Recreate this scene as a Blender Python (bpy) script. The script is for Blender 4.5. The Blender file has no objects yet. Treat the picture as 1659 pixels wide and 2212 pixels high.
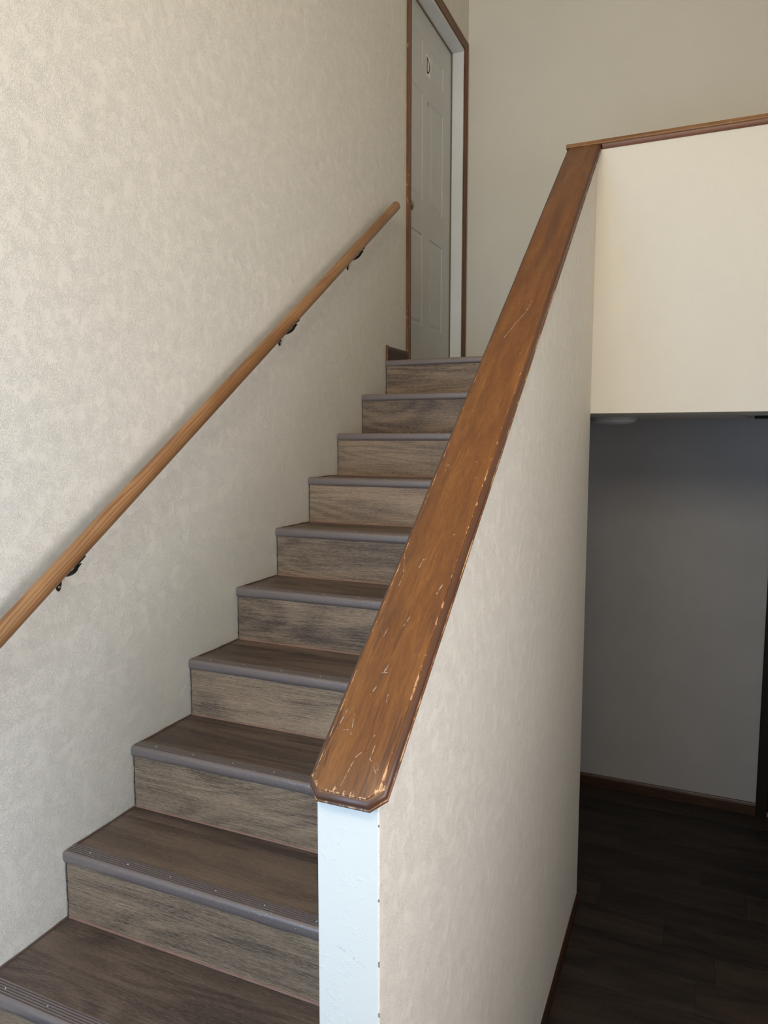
import bpy, bmesh, math, random
from mathutils import Vector, Matrix
random.seed(7)
C = bpy.context.scene.collection
PI = math.pi

# ---------------------------------------------------------------- camera
cam_d = bpy.data.cameras.new('camera')
cam = bpy.data.objects.new('camera', cam_d); C.objects.link(cam)
cam_d.sensor_fit = 'HORIZONTAL'; cam_d.sensor_width = 36.0
cam_d.lens = 1566.9 * 36.0 / 1659.0
cam_d.clip_start = 0.02
cam.location = (1.5475, -1.0843, 1.3112)
cam.rotation_euler = (PI / 2 - 0.1019, 0.0, 0.4106)
bpy.context.scene.camera = cam

# ---------------------------------------------------------------- world, lights, exposure
sc = bpy.context.scene
sc.view_settings.view_transform = 'Standard'
sc.view_settings.look = 'None'
sc.view_settings.gamma = 1.0
sc.view_settings.use_curve_mapping = False
sc.view_settings.exposure = 0.09
sc.cycles.max_bounces = 8
sc.cycles.diffuse_bounces = 5
sc.cycles.sample_clamp_indirect = 6.0
wd = bpy.data.worlds.new('sky'); sc.world = wd; wd.use_nodes = True
wn = wd.node_tree.nodes; wl = wd.node_tree.links
bg = wn['Background']
sky = wn.new('ShaderNodeTexSky'); sky.sky_type = 'NISHITA'
sky.sun_disc = False; sky.sun_elevation = math.radians(38); sky.sun_rotation = math.radians(200)
wl.new(sky.outputs['Color'], bg.inputs['Color']); bg.inputs['Strength'].default_value = 0.12

def area(name, loc, size, rot, power, col):
    l = bpy.data.lights.new(name, 'AREA'); l.shape = 'RECTANGLE'
    l.size, l.size_y = size; l.energy = power; l.color = col
    o = bpy.data.objects.new(name, l); C.objects.link(o)
    o.location = loc; o.rotation_euler = rot
    return o
# daylight entering through the glazed front door and the window above it (both behind the camera)
area('door_daylight', (0.62, -1.86, 1.00), (0.76, 1.54), (PI / 2, 0, 0), 42, (0.29, 0.60, 1.0))
area('window_daylight', (1.45, -1.86, 3.05), (1.70, 1.05), (PI / 2 - 0.12, 0, 0), 64, (1.0, 0.87, 0.62))
area('side_fill', (3.05, -0.60, 1.15), (1.45, 1.46), (PI / 2, 0, PI / 2), 52, (0.94, 0.93, 1.0))  # added fill to brighten the walls facing right; no such source known

# ---------------------------------------------------------------- node helpers
class NT:
    def __init__(s, name):
        s.m = bpy.data.materials.new(name); s.m.use_nodes = True
        s.t = s.m.node_tree; s.n = s.t.nodes; s.l = s.t.links
        s.b = s.n['Principled BSDF']
    def link(s, a, b): s.l.new(a, b)
    def set(s, inp, v):
        if hasattr(v, 'is_output') or isinstance(v, bpy.types.NodeSocket): s.l.new(v, inp)
        else: inp.default_value = v
    def coord(s, scale=(1, 1, 1), loc=(0, 0, 0), kind='Object'):
        tc = s.n.new('ShaderNodeTexCoord'); mp = s.n.new('ShaderNodeMapping')
        s.link(tc.outputs[kind], mp.inputs['Vector'])
        mp.inputs['Scale'].default_value = scale; mp.inputs['Location'].default_value = loc
        return mp.outputs['Vector']
    def noise(s, vec, scale, detail=3, rough=0.5, dist=0.0, out='Fac'):
        x = s.n.new('ShaderNodeTexNoise'); s.link(vec, x.inputs['Vector'])
        x.inputs['Scale'].default_value = scale; x.inputs['Detail'].default_value = detail
        x.inputs['Roughness'].default_value = rough; x.inputs['Distortion'].default_value = dist
        return x.outputs[out]
    def voro(s, vec, scale, feature='F1', out='Distance', rnd=1.0):
        x = s.n.new('ShaderNodeTexVoronoi'); s.link(vec, x.inputs['Vector']); x.feature = feature
        x.inputs['Scale'].default_value = scale; x.inputs['Randomness'].default_value = rnd
        return x.outputs[out]
    def math(s, op, a, b=0.0, c=0.0):
        x = s.n.new('ShaderNodeMath'); x.operation = op
        s.set(x.inputs[0], a); s.set(x.inputs[1], b); s.set(x.inputs[2], c)
        return x.outputs[0]
    def rng(s, v, a, b, c=0.0, d=1.0, smooth=True):
        x = s.n.new('ShaderNodeMapRange')
        if smooth: x.interpolation_type = 'SMOOTHSTEP'
        s.set(x.inputs['Value'], v)
        x.inputs['From Min'].default_value = a; x.inputs['From Max'].default_value = b
        x.inputs['To Min'].default_value = c; x.inputs['To Max'].default_value = d
        return x.outputs['Result']
    def mix(s, f, a, b):
        x = s.n.new('ShaderNodeMix'); x.data_type = 'RGBA'
        s.set(x.inputs['Factor'], f)
        for k, v in ((6, a), (7, b)):
            if isinstance(v, tuple): x.inputs[k].default_value = (*v[:3], 1)
            else: s.link(v, x.inputs[k])
        return x.outputs[2]
    def ramp(s, v, stops):
        x = s.n.new('ShaderNodeValToRGB'); s.link(v, x.inputs['Fac'])
        e = x.color_ramp.elements
        while len(e) < len(stops): e.new(0.5)
        for i, (p, c) in enumerate(stops): e[i].position = p; e[i].color = (*c, 1)
        return x.outputs['Color']
    def sep(s, v):
        x = s.n.new('ShaderNodeSeparateXYZ'); s.link(v, x.inputs[0]); return x.outputs
    def comb(s, a, b, c):
        x = s.n.new('ShaderNodeCombineXYZ')
        for i, v in enumerate((a, b, c)): s.set(x.inputs[i], v)
        return x.outputs[0]
    def bump(s, h, strength, dist, prev=None):
        x = s.n.new('ShaderNodeBump'); s.link(h, x.inputs['Height'])
        x.inputs['Strength'].default_value = strength; x.inputs['Distance'].default_value = dist
        if prev is not None: s.link(prev, x.inputs['Normal'])
        return x.outputs['Normal']
    def seg(s, xy, a, b):
        """distance from the point xy (vector, z ignored as 0) to the segment a-b"""
        A = Vector((*a, 0)); B = Vector((*b, 0)); d = B - A
        v = s.n.new('ShaderNodeVectorMath'); v.operation = 'SUBTRACT'; s.link(xy, v.inputs[0]); v.inputs[1].default_value = A
        dt = s.n.new('ShaderNodeVectorMath'); dt.operation = 'DOT_PRODUCT'; s.link(v.outputs[0], dt.inputs[0]); dt.inputs[1].default_value = d / d.length_squared
        t = s.math('MINIMUM', s.math('MAXIMUM', dt.outputs['Value'], 0.0), 1.0)
        sc_ = s.n.new('ShaderNodeVectorMath'); sc_.operation = 'SCALE'; sc_.inputs[0].default_value = d; s.link(t, sc_.inputs['Scale'])
        w = s.n.new('ShaderNodeVectorMath'); w.operation = 'DISTANCE'; s.link(v.outputs[0], w.inputs[0]); s.link(sc_.outputs[0], w.inputs[1])
        return w.outputs['Value']
    def fin(s, col=None, rough=0.5, normal=None, metal=0.0, spec=0.5):
        if col is not None:
            if isinstance(col, tuple): s.b.inputs['Base Color'].default_value = (*col, 1)
            else: s.link(col, s.b.inputs['Base Color'])
        s.set(s.b.inputs['Roughness'], rough)
        s.b.inputs['Metallic'].default_value = metal
        s.b.inputs['Specular IOR Level'].default_value = spec
        if normal is not None: s.link(normal, s.b.inputs['Normal'])
        return s.m

def wall_paint(name, col, amount=1.0, ridge_dist=0.00060, scuffs=(), ridge_light=0.13):
    """skip-trowel wall: thin raised worms of plaster in clusters, flat patches between"""
    t = NT(name)
    v = t.coord()
    w = t.noise(v, 45, 2, 0.5, out='Color')
    vm = t.n.new('ShaderNodeVectorMath'); vm.operation = 'MULTIPLY_ADD'
    t.link(w, vm.inputs[0]); vm.inputs[1].default_value = (0.005,) * 3; t.link(v, vm.inputs[2])
    q = vm.outputs[0]
    n1 = t.noise(q, 160, 2.0, 0.5)
    r1 = t.rng(t.math('ABSOLUTE', t.math('SUBTRACT', n1, 0.5)), 0.0, 0.060, 1, 0)
    n2 = t.noise(q, 290, 1.5, 0.5)
    r2 = t.rng(t.math('ABSOLUTE', t.math('SUBTRACT', n2, 0.52)), 0.0, 0.075, 0.6, 0)
    mask = t.rng(t.noise(v, 20, 5, 0.7), 0.38, 0.50)
    mask2 = t.rng(t.noise(v, 24, 3, 0.6), 0.42, 0.60)
    h = t.math('MULTIPLY', t.math('ADD', r1, t.math('MULTIPLY', r2, mask2)), t.math('ADD', t.math('MULTIPLY', mask, 0.9), 0.10))
    b0 = t.bump(t.noise(v, 2.0, 1), 0.2, 0.004)
    b1 = t.bump(h, amount, ridge_dist, b0)
    tone = t.noise(v, 2.2, 5, 0.6)
    c = t.mix(t.rng(tone, 0.3, 0.7), tuple(x * 0.98 for x in col), tuple(min(1, x * 1.01) for x in col))
    c = t.mix(t.math('MULTIPLY', h, ridge_light), c, (0.95, 0.93, 0.88))  # lightens the plaster ridges: caught light put into the colour
    for (a, b, wd_, dark) in scuffs:
        d = t.math('ADD', t.seg(t.comb(t.sep(v)[1], t.sep(v)[2], 0.0), a, b), t.math('MULTIPLY', t.noise(v, 40, 3), 0.010))
        f = t.rng(d, 0.005, 0.005 + wd_, dark, 0)
        c = t.mix(f, c, (0.25, 0.22, 0.19))
    return t.fin(c, 0.62, b1, spec=0.35)

def smooth_paint(name, col, rough=0.6, bump=0.25):
    t = NT(name); v = t.coord()
    c = t.mix(t.rng(t.noise(v, 3.0, 5, 0.6), 0.3, 0.7), tuple(x * 0.93 for x in col), col)
    return t.fin(c, rough, t.bump(t.noise(v, 160, 3), bump, 0.0006), spec=0.35)

def plank_wood(name, dark, light, rough=0.45, along='x'):
    """printed oak grain; obj.color: R = tone, G = pattern offset"""
    t = NT(name)
    oi = t.n.new('ShaderNodeObjectInfo')
    sp = t.n.new('ShaderNodeSeparateColor'); t.link(oi.outputs['Color'], sp.inputs[0])
    tone, off = sp.outputs[0], sp.outputs[1]
    o = t.sep(t.coord())
    if along == 'x': u, w = o[0], t.math('ADD', o[1], o[2])
    else: u, w = o[1], t.math('ADD', o[0], o[2])
    u = t.math('ADD', u, t.math('MULTIPLY', off, 37.0)); zz = t.math('MULTIPLY', off, 91.0)
    base = t.comb(t.math('MULTIPLY', u, 1.3), t.math('MULTIPLY', w, 8.0), zz)
    big = t.noise(base, 1.0, 2, 0.5, 0.5)                                     # broad tone patches
    fig = t.noise(t.comb(t.math('MULTIPLY', u, 1.0), t.math('MULTIPLY', w, 6.0), zz), 1.0, 1, 0.4, 0.5)
    rings = t.math('ADD', t.math('MULTIPLY', t.math('SINE', t.math('MULTIPLY', fig, 62.0)), 0.5), 0.5)   # cathedral lines
    warp = t.noise(t.comb(t.math('MULTIPLY', u, 3.0), t.math('MULTIPLY', w, 14.0), zz), 1.0, 2, 0.5)
    w = t.math('ADD', w, t.math('MULTIPLY', t.math('SUBTRACT', warp, 0.5), 0.022))
    fine = t.noise(t.comb(t.math('MULTIPLY', u, 7.0), t.math('MULTIPLY', w, 330.0), zz), 1.0, 5, 0.75, 0.12)
    fib = t.noise(t.comb(t.math('MULTIPLY', u, 60.0), t.math('MULTIPLY', w, 900.0), zz), 1.0, 2, 0.6, 0.4)
    kv = t.voro(t.comb(t.math('MULTIPLY', u, 2.0), t.math('MULTIPLY', w, 5.2), zz), 1.0)
    knot = t.rng(kv, 0.04, 0.24, 1, 0)
    def cen(x, k): return t.math('MULTIPLY', t.math('SUBTRACT', x, 0.5), k)
    f = t.math('ADD', cen(big, 1.1), cen(rings, 0.20))
    f = t.math('ADD', f, cen(fine, 1.6))
    f = t.math('ADD', f, cen(fib, 1.5))
    f = t.math('SUBTRACT', f, t.math('MULTIPLY', knot, 0.30))
    f = t.math('ADD', f, t.math('MULTIPLY', tone, 0.40))
    f = t.rng(f, -0.58, 0.80, smooth=False)
    mid = tuple((a + b) / 2 * 0.92 for a, b in zip(dark, light))
    c = t.ramp(f, [(0.0, tuple(x * 0.68 for x in dark)), (0.3, dark), (0.6, mid), (1.0, light)])
    h = t.math('ADD', fine, t.math('MULTIPLY', fib, 0.8))
    return t.fin(c, t.rng(fine, 0.3, 0.7, rough - 0.08, rough + 0.08), t.bump(h, 0.55, 0.0009), spec=0.45)

def stained(name, dark, light, along=2, rough=0.4, streak=(3, 60), wear=None):
    t = NT(name); o = t.sep(t.coord()); sc3 = [streak[1]] * 3; sc3[along] = streak[0]
    v = t.comb(*[t.math('MULTIPLY', o[i], float(sc3[i])) for i in range(3)])
    a = t.noise(v, 1.0, 4, 0.6, 0.5); b = t.noise(v, 3.2, 3, 0.6, 0.2)
    c = t.mix(t.rng(t.math('ADD', t.math('MULTIPLY', a, .7), t.math('MULTIPLY', b, .3)), 0.36, 0.64), dark, light)
    if wear:
        n = t.noise(t.coord(), wear[0], 4, 0.7)
        c = t.mix(t.rng(n, wear[1], wear[1] + 0.04), c, wear[2])
    return t.fin(c, rough, t.bump(a, 0.2, 0.0008), spec=0.5)

def cap_wood():
    """red-brown varnished plank: local x across, y along, z up; worn edges, dents, scratches"""
    t = NT('varnished_cap_wood'); p = t.coord(); o = t.sep(p)
    g1 = t.noise(t.comb(t.math('MULTIPLY', o[0], 20.0), t.math('MULTIPLY', o[1], 2.4), o[2]), 1.0, 2, 0.5, 0.8)
    g2 = t.noise(t.comb(t.math('MULTIPLY', o[0], 210.0), t.math('MULTIPLY', o[1], 14.0), o[2]), 1.0, 4, 0.6, 0.9)
    g3 = t.noise(t.comb(t.math('MULTIPLY', o[0], 90.0), t.math('MULTIPLY', o[1], 22.0), o[2]), 1.0, 3, 0.6, 1.5)
    f = t.math('ADD', t.math('MULTIPLY', g1, 0.45), t.math('ADD', t.math('MULTIPLY', g2, 0.33), t.math('MULTIPLY', g3, 0.22)))
    c = t.ramp(f, [(0.30, (0.085, 0.029, 0.009)), (0.48, (0.160, 0.056, 0.0125)), (0.58, (0.210, 0.079, 0.018)), (0.75, (0.31, 0.130, 0.034))])
    # lengthways dark streaks near the lower end
    st = t.rng(t.noise(t.comb(t.math('MULTIPLY', o[0], 60.0), t.math('MULTIPLY', o[1], 4.5), 3.0), 1.0, 3, 0.6, 0.6), 0.56, 0.66)
    low = t.rng(o[1], 0.1, 0.7, 0.75, 0.06)
    c = t.mix(t.math('MULTIPLY', st, low), c, (0.06, 0.022, 0.012))
    raw = (0.62, 0.36, 0.18); pale = (0.55, 0.42, 0.33)
    # worn arrises: where the flat turns into the moulding
    ax = t.math('ABSOLUTE', o[0])
    n = t.noise(t.comb(t.math('MULTIPLY', o[0], 60.0), t.math('MULTIPLY', o[1], 11.0), 5.0), 1.0, 6, 0.75)
    n_end = t.noise(t.comb(t.math('MULTIPLY', o[0], 160.0), t.math('MULTIPLY', o[1], 60.0), 9.0), 1.0, 4, 0.65)
    side = t.math('SUBTRACT', 0.0795, ax)
    vv = t.math('ADD', o[1], 0.0125)
    dend = t.math('MINIMUM', vv, t.math('MULTIPLY', t.math('ADD', t.math('SUBTRACT', vv, ax), 0.052), 0.7071))
    inset = t.math('MINIMUM', side, dend)
    fade = t.rng(o[1], 0.0, 2.6, 0.085, -0.02)
    edge = t.rng(t.math('ABSOLUTE', t.math('SUBTRACT', inset, 0.0138)), 0.0, 0.0030, 1, 0)
    e = t.rng(t.math('ADD', t.math('MULTIPLY', edge, 0.13), t.math('ADD', n, fade)), 0.70, 0.76)
    e = t.math('MULTIPLY', e, t.rng(edge, 0.0, 0.35))
    c = t.mix(e, c, raw)
    # rubbed lip of the moulding
    lip = t.rng(t.math('ABSOLUTE', t.math('ADD', o[2], 0.0195)), 0.0, 0.0016, 1, 0)
    c = t.mix(t.math('MULTIPLY', lip, t.rng(n, 0.50, 0.60)), c, raw)
    # moulding sides keep a darker build-up of varnish
    c = t.mix(t.math('MULTIPLY', t.rng(o[2], -0.005, -0.002, 0.85, 0.0), t.math('SUBTRACT', 1.0, t.math('MAXIMUM', e, lip))), c, (0.075, 0.032, 0.019))
    # bare wood fraying in from the lower end
    tip = t.rng(t.math('SUBTRACT', t.math('SUBTRACT', dend, 0.0145), t.math('MULTIPLY', t.math('SUBTRACT', n_end, 0.55), 0.075)), -0.001, 0.001, 1, 0)
    tip = t.math('MULTIPLY', tip, t.rng(dend, 0.0110, 0.0130))
    c = t.mix(t.math('MULTIPLY', tip, 0.9), c, raw)
    # lip line down the right side where varnish rubbed through
    # long fine scratches and small nicks
    def lines(ang, sc_, th, seed, dens):
        ca, sa = math.cos(ang), math.sin(ang)
        x = t.math('ADD', t.math('MULTIPLY', o[0], ca), t.math('MULTIPLY', o[1], sa))
        y = t.math('ADD', t.math('MULTIPLY', o[0], -sa), t.math('MULTIPLY', o[1], ca))
        v = t.comb(t.math('MULTIPLY', x, sc_[0]), t.math('MULTIPLY', y, sc_[1]), seed)
        a = t.noise(v, 1.0, 1, 0.4, 0.5)
        r = t.rng(t.math('ABSOLUTE', t.math('SUBTRACT', a, 0.5)), 0.0, th, 1, 0)
        m = t.rng(t.noise(t.comb(t.math('MULTIPLY', o[0], 38.0), t.math('MULTIPLY', o[1], 24.0), seed + 3), 1.0, 2, 0.5), dens, dens + 0.05)
        return t.math('MULTIPLY', r, m)
    dense = t.rng(o[1], 0.3, 2.2, 1.0, 0.25)
    s1 = lines(0.5, (60, 9), 0.006, 1.0, 0.64); s2 = lines(-0.7, (70, 12), 0.006, 11.0, 0.66); s3 = lines(1.3, (80, 16), 0.007, 23.0, 0.67)
    s = t.math('MULTIPLY', t.math('MAXIMUM', s1, t.math('MAXIMUM', s2, s3)), dense)
    nick = t.rng(t.voro(t.comb(t.math('MULTIPLY', o[0], 30.0), t.math('MULTIPLY', o[1], 17.0), 0.0), 1.0), 0.02, 0.055, 1, 0)
    nick = t.math('MULTIPLY', nick, t.rng(t.noise(p, 30, 2), 0.50, 0.56))
    s = t.math('MAXIMUM', s, t.math('MULTIPLY', nick, dense))
    # the individual gouges one can point at
    xy = t.comb(o[0], o[1], 0.0); g = None
    for a, b, w in GOUGES:
        d = t.math('ADD', t.seg(xy, a, b), t.math('MULTIPLY', t.math('SUBTRACT', t.noise(p, 90, 3, 0.7), 0.5), 0.0050))
        k = t.math('MULTIPLY', t.rng(d, w * 0.2, w * 0.8, 1, 0), t.rng(t.noise(p, 85, 2), 0.36, 0.55, 0.15, 1.0))
        g = k if g is None else t.math('MAXIMUM', g, k)
    s = t.math('MAXIMUM', s, g)
    c = t.mix(t.math('MULTIPLY', s, 0.7), c, pale)
    bmp = t.bump(t.math('ADD', t.math('MULTIPLY', t.noise(p, 24, 3), 0.6), t.math('SUBTRACT', t.math('MULTIPLY', g2, 0.25), t.math('MULTIPLY', s, 0.4))), 0.35, 0.0015)
    t.b.inputs['Coat Weight'].default_value = 0.12; t.b.inputs['Coat Roughness'].default_value = 0.25
    return t.fin(c, 0.42, bmp, spec=0.45)

GOUGES = []   # filled below, (x, y) on the cap's own face in metres

# pixel measurements turned into cap-plane positions (across, along)
_cx = 0.9915; _cs = math.cos(math.atan(0.785))
def _g(x0, y0, x1, y1, w=0.0013):
    w *= 0.72
    GOUGES.append(((x0 - _cx, (y0 - 0.005) / _cs), (x1 - _cx, (y1 - 0.005) / _cs), w))

PAINT = (0.75, 0.703, 0.62)
M = {}
def build_materials():
    M['paint'] = wall_paint('cream_textured_paint', PAINT)
    M['paint_left'] = wall_paint('cream_textured_paint_scuffed', PAINT, 1.0, 0.00065,
        scuffs=[((2.50, 3.66), (2.44, 3.70), .003, .25), ((-0.02, 1.66), (-0.03, 1.55), .003, .18)])
    t = NT('cream_end_paint'); v = t.coord()
    h1 = t.rng(t.noise(v, 75, 3, 0.6, 1.0), 0.50, 0.66); h1 = t.math('MULTIPLY', h1, t.rng(t.noise(v, 20, 2), 0.42, 0.6, 0.2, 1.0))
    pv = t.comb(t.sep(v)[0], t.sep(v)[2], 0.0); sd = t.math('ADD', t.seg(pv, (0.968, 0.378), (1.022, 0.352)), t.math('MULTIPLY', t.noise(v, 120, 3), 0.012))
    sc_ = t.math('MULTIPLY', t.rng(sd, 0.0065, 0.0090, 0.45, 0.0), t.rng(t.noise(v, 260, 2), 0.48, 0.56))
    M['paint_end'] = t.fin(t.mix(sc_, PAINT, (0.3, 0.3, 0.31)), 0.6, t.bump(h1, 0.35, 0.0008), spec=0.35)
    M['paint_fine'] = wall_paint('cream_fine_paint', PAINT, 0.5, 0.0003, ridge_light=0.05)
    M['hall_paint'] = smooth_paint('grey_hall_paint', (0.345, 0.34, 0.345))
    M['ceiling'] = smooth_paint('white_ceiling_paint', (0.78, 0.76, 0.72), 0.7, 0.6)
    M['tread'] = plank_wood('shaded_oak_plank', (0.052, 0.035, 0.029), (0.215, 0.150, 0.108), 0.40)  # darker copy of the riser oak: the treads' shade is in the colour
    M['riser'] = plank_wood('grey_oak_plank', (0.086, 0.058, 0.042), (0.43, 0.292, 0.180), 0.45)
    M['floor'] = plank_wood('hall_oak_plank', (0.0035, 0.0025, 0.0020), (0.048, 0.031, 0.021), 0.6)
    M['casing'] = stained('brown_casing_wood', (0.085, 0.032, 0.012), (0.17, 0.068, 0.024), 2, 0.42, (4, 70))
    M['casing_y'] = stained('brown_casing_wood_lengthways', (0.085, 0.032, 0.012), (0.17, 0.068, 0.024), 1, 0.42, (4, 70))
    M['casing_worn'] = stained('worn_casing_edge', (0.10, 0.036, 0.012), (0.18, 0.07, 0.021), 2, 0.45, (4, 90), wear=(34, 0.62, (0.50, 0.26, 0.12)))
    M['base'] = stained('dark_baseboard_wood', (0.028, 0.012, 0.006), (0.055, 0.022, 0.010), 0, 0.45, (4, 70))
    M['base_y'] = stained('dark_baseboard_wood_lengthways', (0.028, 0.012, 0.006), (0.055, 0.022, 0.010), 1, 0.45, (4, 70))
    M['rail'] = rail_wood()
    M['cap'] = cap_wood()
    M['cap_level'] = stained('level_cap_wood', (0.15, 0.058, 0.018), (0.30, 0.14, 0.048), 0, 0.42, (4, 110), wear=(60, 0.66, (0.5, 0.28, 0.13)))
    M['cap_under'] = stained('level_cap_moulding_wood', (0.15, 0.055, 0.026), (0.20, 0.08, 0.038), 0, 0.42, (4, 60))
    t = NT('brown_vinyl_nosing'); v = t.coord()
    spk = t.rng(t.voro(v, 210), 0.10, 0.19, 1, 0)
    spk = t.math('MULTIPLY', spk, t.rng(t.noise(v, 14, 2), 0.46, 0.60))
    spk = t.math('MULTIPLY', spk, t.rng(t.sep(v)[0], -0.3, 0.35, 0.15, 1.0))
    c = t.mix(spk, t.mix(t.noise(v, 60, 3), (0.195, 0.152, 0.138), (0.225, 0.178, 0.162)), (0.85, 0.85, 0.86))
    M['nosing'] = t.fin(c, 0.33, None, metal=0.30, spec=1.0)
    t = NT('groove_shadow_rubber'); M['groove'] = t.fin((0.03, 0.025, 0.024), 0.6)
    t = NT('screw_steel'); M['steel'] = t.fin((0.45, 0.43, 0.41), 0.35, metal=1.0)
    t = NT('brown_caulk'); v = t.coord()
    M['caulk'] = t.fin(t.mix(t.noise(v, 45, 3), (0.20, 0.105, 0.070), (0.34, 0.19, 0.14)), 0.45)
    t = NT('dark_caulk'); v = t.coord()
    M['caulk_dark'] = t.fin(t.mix(t.noise(v, 70, 3), (0.05, 0.03, 0.022), (0.12, 0.07, 0.05)), 0.5)
    t = NT('oil_bronze'); v = t.coord()
    M['bronze'] = t.fin(t.mix(t.noise(v, 80, 3), (0.018, 0.016, 0.013), (0.05, 0.045, 0.035)), 0.32, metal=0.7)
    M['door'] = smooth_paint('white_door_paint', (0.60, 0.60, 0.585), 0.42, 0.08)
    M['jamb'] = smooth_paint('white_jamb_paint', (0.78, 0.78, 0.77), 0.40, 0.08)
    t = NT('weatherstrip'); M['strip'] = t.fin((0.16, 0.13, 0.08), 0.6)
    t = NT('knob_nickel'); M['nickel'] = t.fin((0.42, 0.37, 0.30), 0.28, metal=1.0)
    t = NT('sign_white'); M['white'] = t.fin((0.86, 0.86, 0.84), 0.4)
    t = NT('sign_black'); M['black'] = t.fin((0.015, 0.015, 0.016), 0.45)
    t = NT('frosted_lamp_glass'); M['lamp'] = t.fin((0.62, 0.62, 0.66), 0.35)
    t = NT('vent_grey'); M['vent'] = t.fin((0.42, 0.42, 0.40), 0.4)
    t = NT('dark_door_wood'); M['dark_door'] = t.fin((0.010, 0.006, 0.004), 0.6, spec=0.25)
    t = NT('chipped_plaster'); M['chip'] = t.fin((0.10, 0.10, 0.11), 0.8)
    # thin clear pane
    m = bpy.data.materials.new('window_glass'); m.use_nodes = True; nt = m.node_tree
    nt.nodes.remove(nt.nodes['Principled BSDF'])
    tr = nt.nodes.new('ShaderNodeBsdfTransparent'); gl = nt.nodes.new('ShaderNodeBsdfGlossy'); gl.inputs['Roughness'].default_value = 0.02
    mx = nt.nodes.new('ShaderNodeMixShader'); mx.inputs[0].default_value = 0.08
    nt.links.new(tr.outputs[0], mx.inputs[1]); nt.links.new(gl.outputs[0], mx.inputs[2])
    nt.links.new(mx.outputs[0], nt.nodes['Material Output'].inputs[0]); M['glass'] = m

def rail_wood():
    t = NT('round_rail_pine'); o = t.sep(t.coord())
    # growth-ring streaks along local z
    d = t.noise(t.comb(t.math('MULTIPLY', o[0], 9.0), t.math('MULTIPLY', o[1], 9.0), t.math('MULTIPLY', o[2], 1.6)), 1.0, 2, 0.5, 0.4)
    r = t.math('SINE', t.math('ADD', t.math('MULTIPLY', o[1], 900.0), t.math('MULTIPLY', d, 34.0)))
    f = t.rng(r, 0.0, 0.9)
    fi = t.noise(t.comb(t.math('MULTIPLY', o[0], 260.0), t.math('MULTIPLY', o[1], 260.0), t.math('MULTIPLY', o[2], 9.0)), 1.0, 3, 0.6)
    bg_ = t.noise(t.coord((1, 1, 0.35)), 9, 3)
    c1 = t.mix(t.rng(bg_, 0.35, 0.65), (0.225, 0.105, 0.038), (0.33, 0.168, 0.070))
    c = t.mix(t.math('MULTIPLY', f, t.rng(fi, 0.3, 0.7, 0.35, 0.75)), c1, (0.15, 0.052, 0.016))
    return t.fin(c, 0.38, t.bump(fi, 0.15, 0.0006), spec=0.5)

# ---------------------------------------------------------------- mesh helpers
def new_bm(): return bmesh.new()
def box(bm, x0, x1, y0, y1, z0, z1):
    vs = [bm.verts.new((x, y, z)) for x in (x0, x1) for y in (y0, y1) for z in (z0, z1)]
    for f in ((0, 1, 3, 2), (4, 6, 7, 5), (0, 4, 5, 1), (2, 3, 7, 6), (0, 2, 6, 4), (1, 5, 7, 3)):
        bm.faces.new([vs[i] for i in f])
    return vs
def prism(bm, pts, axis, a, b):
    """extrude a closed polygon pts (2-D in the other two axes, in x,y,z order) along axis from a to b"""
    def P(p, t):
        q = list(p); q.insert(axis, t); return q
    A = [bm.verts.new(P(p, a)) for p in pts]; B = [bm.verts.new(P(p, b)) for p in pts]
    n = len(pts)
    bm.faces.new(A); bm.faces.new(B[::-1])
    for i in range(n): bm.faces.new((A[i], B[i], B[(i + 1) % n], A[(i + 1) % n]))
def tube(bm, pts, r, seg=12, flat=1.0):
    rings = []
    up = Vector((0, 0, 1))
    for i, p in enumerate(pts):
        d = (Vector(pts[min(i + 1, len(pts) - 1)]) - Vector(pts[max(i - 1, 0)])).normalized()
        a = d.cross(up)
        if a.length < 1e-3: a = d.cross(Vector((0, 1, 0)))
        a.normalize(); b = a.cross(d)
        rr = r[i] if isinstance(r, (list, tuple)) else r
        rings.append([bm.verts.new(Vector(p) + a * rr * math.cos(2 * PI * k / seg) + b * rr * flat * math.sin(2 * PI * k / seg)) for k in range(seg)])
    for i in range(len(rings) - 1):
        for k in range(seg): bm.faces.new((rings[i][k], rings[i][(k + 1) % seg], rings[i + 1][(k + 1) % seg], rings[i + 1][k]))
    bm.faces.new(rings[0][::-1]); bm.faces.new(rings[-1])
def lathe(bm, prof, seg=32):
    """prof: (r, h) around local z"""
    rings = []
    for r, h in prof:
        if r < 1e-6: rings.append([bm.verts.new((0, 0, h))])
        else: rings.append([bm.verts.new((r * math.cos(2 * PI * k / seg), r * math.sin(2 * PI * k / seg), h)) for k in range(seg)])
    for a, b in zip(rings, rings[1:]):
        for k in range(seg):
            if len(a) == 1 and len(b) == 1: continue
            if len(a) == 1: bm.faces.new((a[0], b[k], b[(k + 1) % seg]))
            elif len(b) == 1: bm.faces.new((a[k], a[(k + 1) % seg], b[0]))
            else: bm.faces.new((a[k], a[(k + 1) % seg], b[(k + 1) % seg], b[k]))
    for e in (rings[0], rings[-1]):
        if len(e) > 1: bm.faces.new(e)
def wloc(o):
    v = Vector((0, 0, 0))
    while o is not None: v += o.location; o = o.parent
    return v
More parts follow.
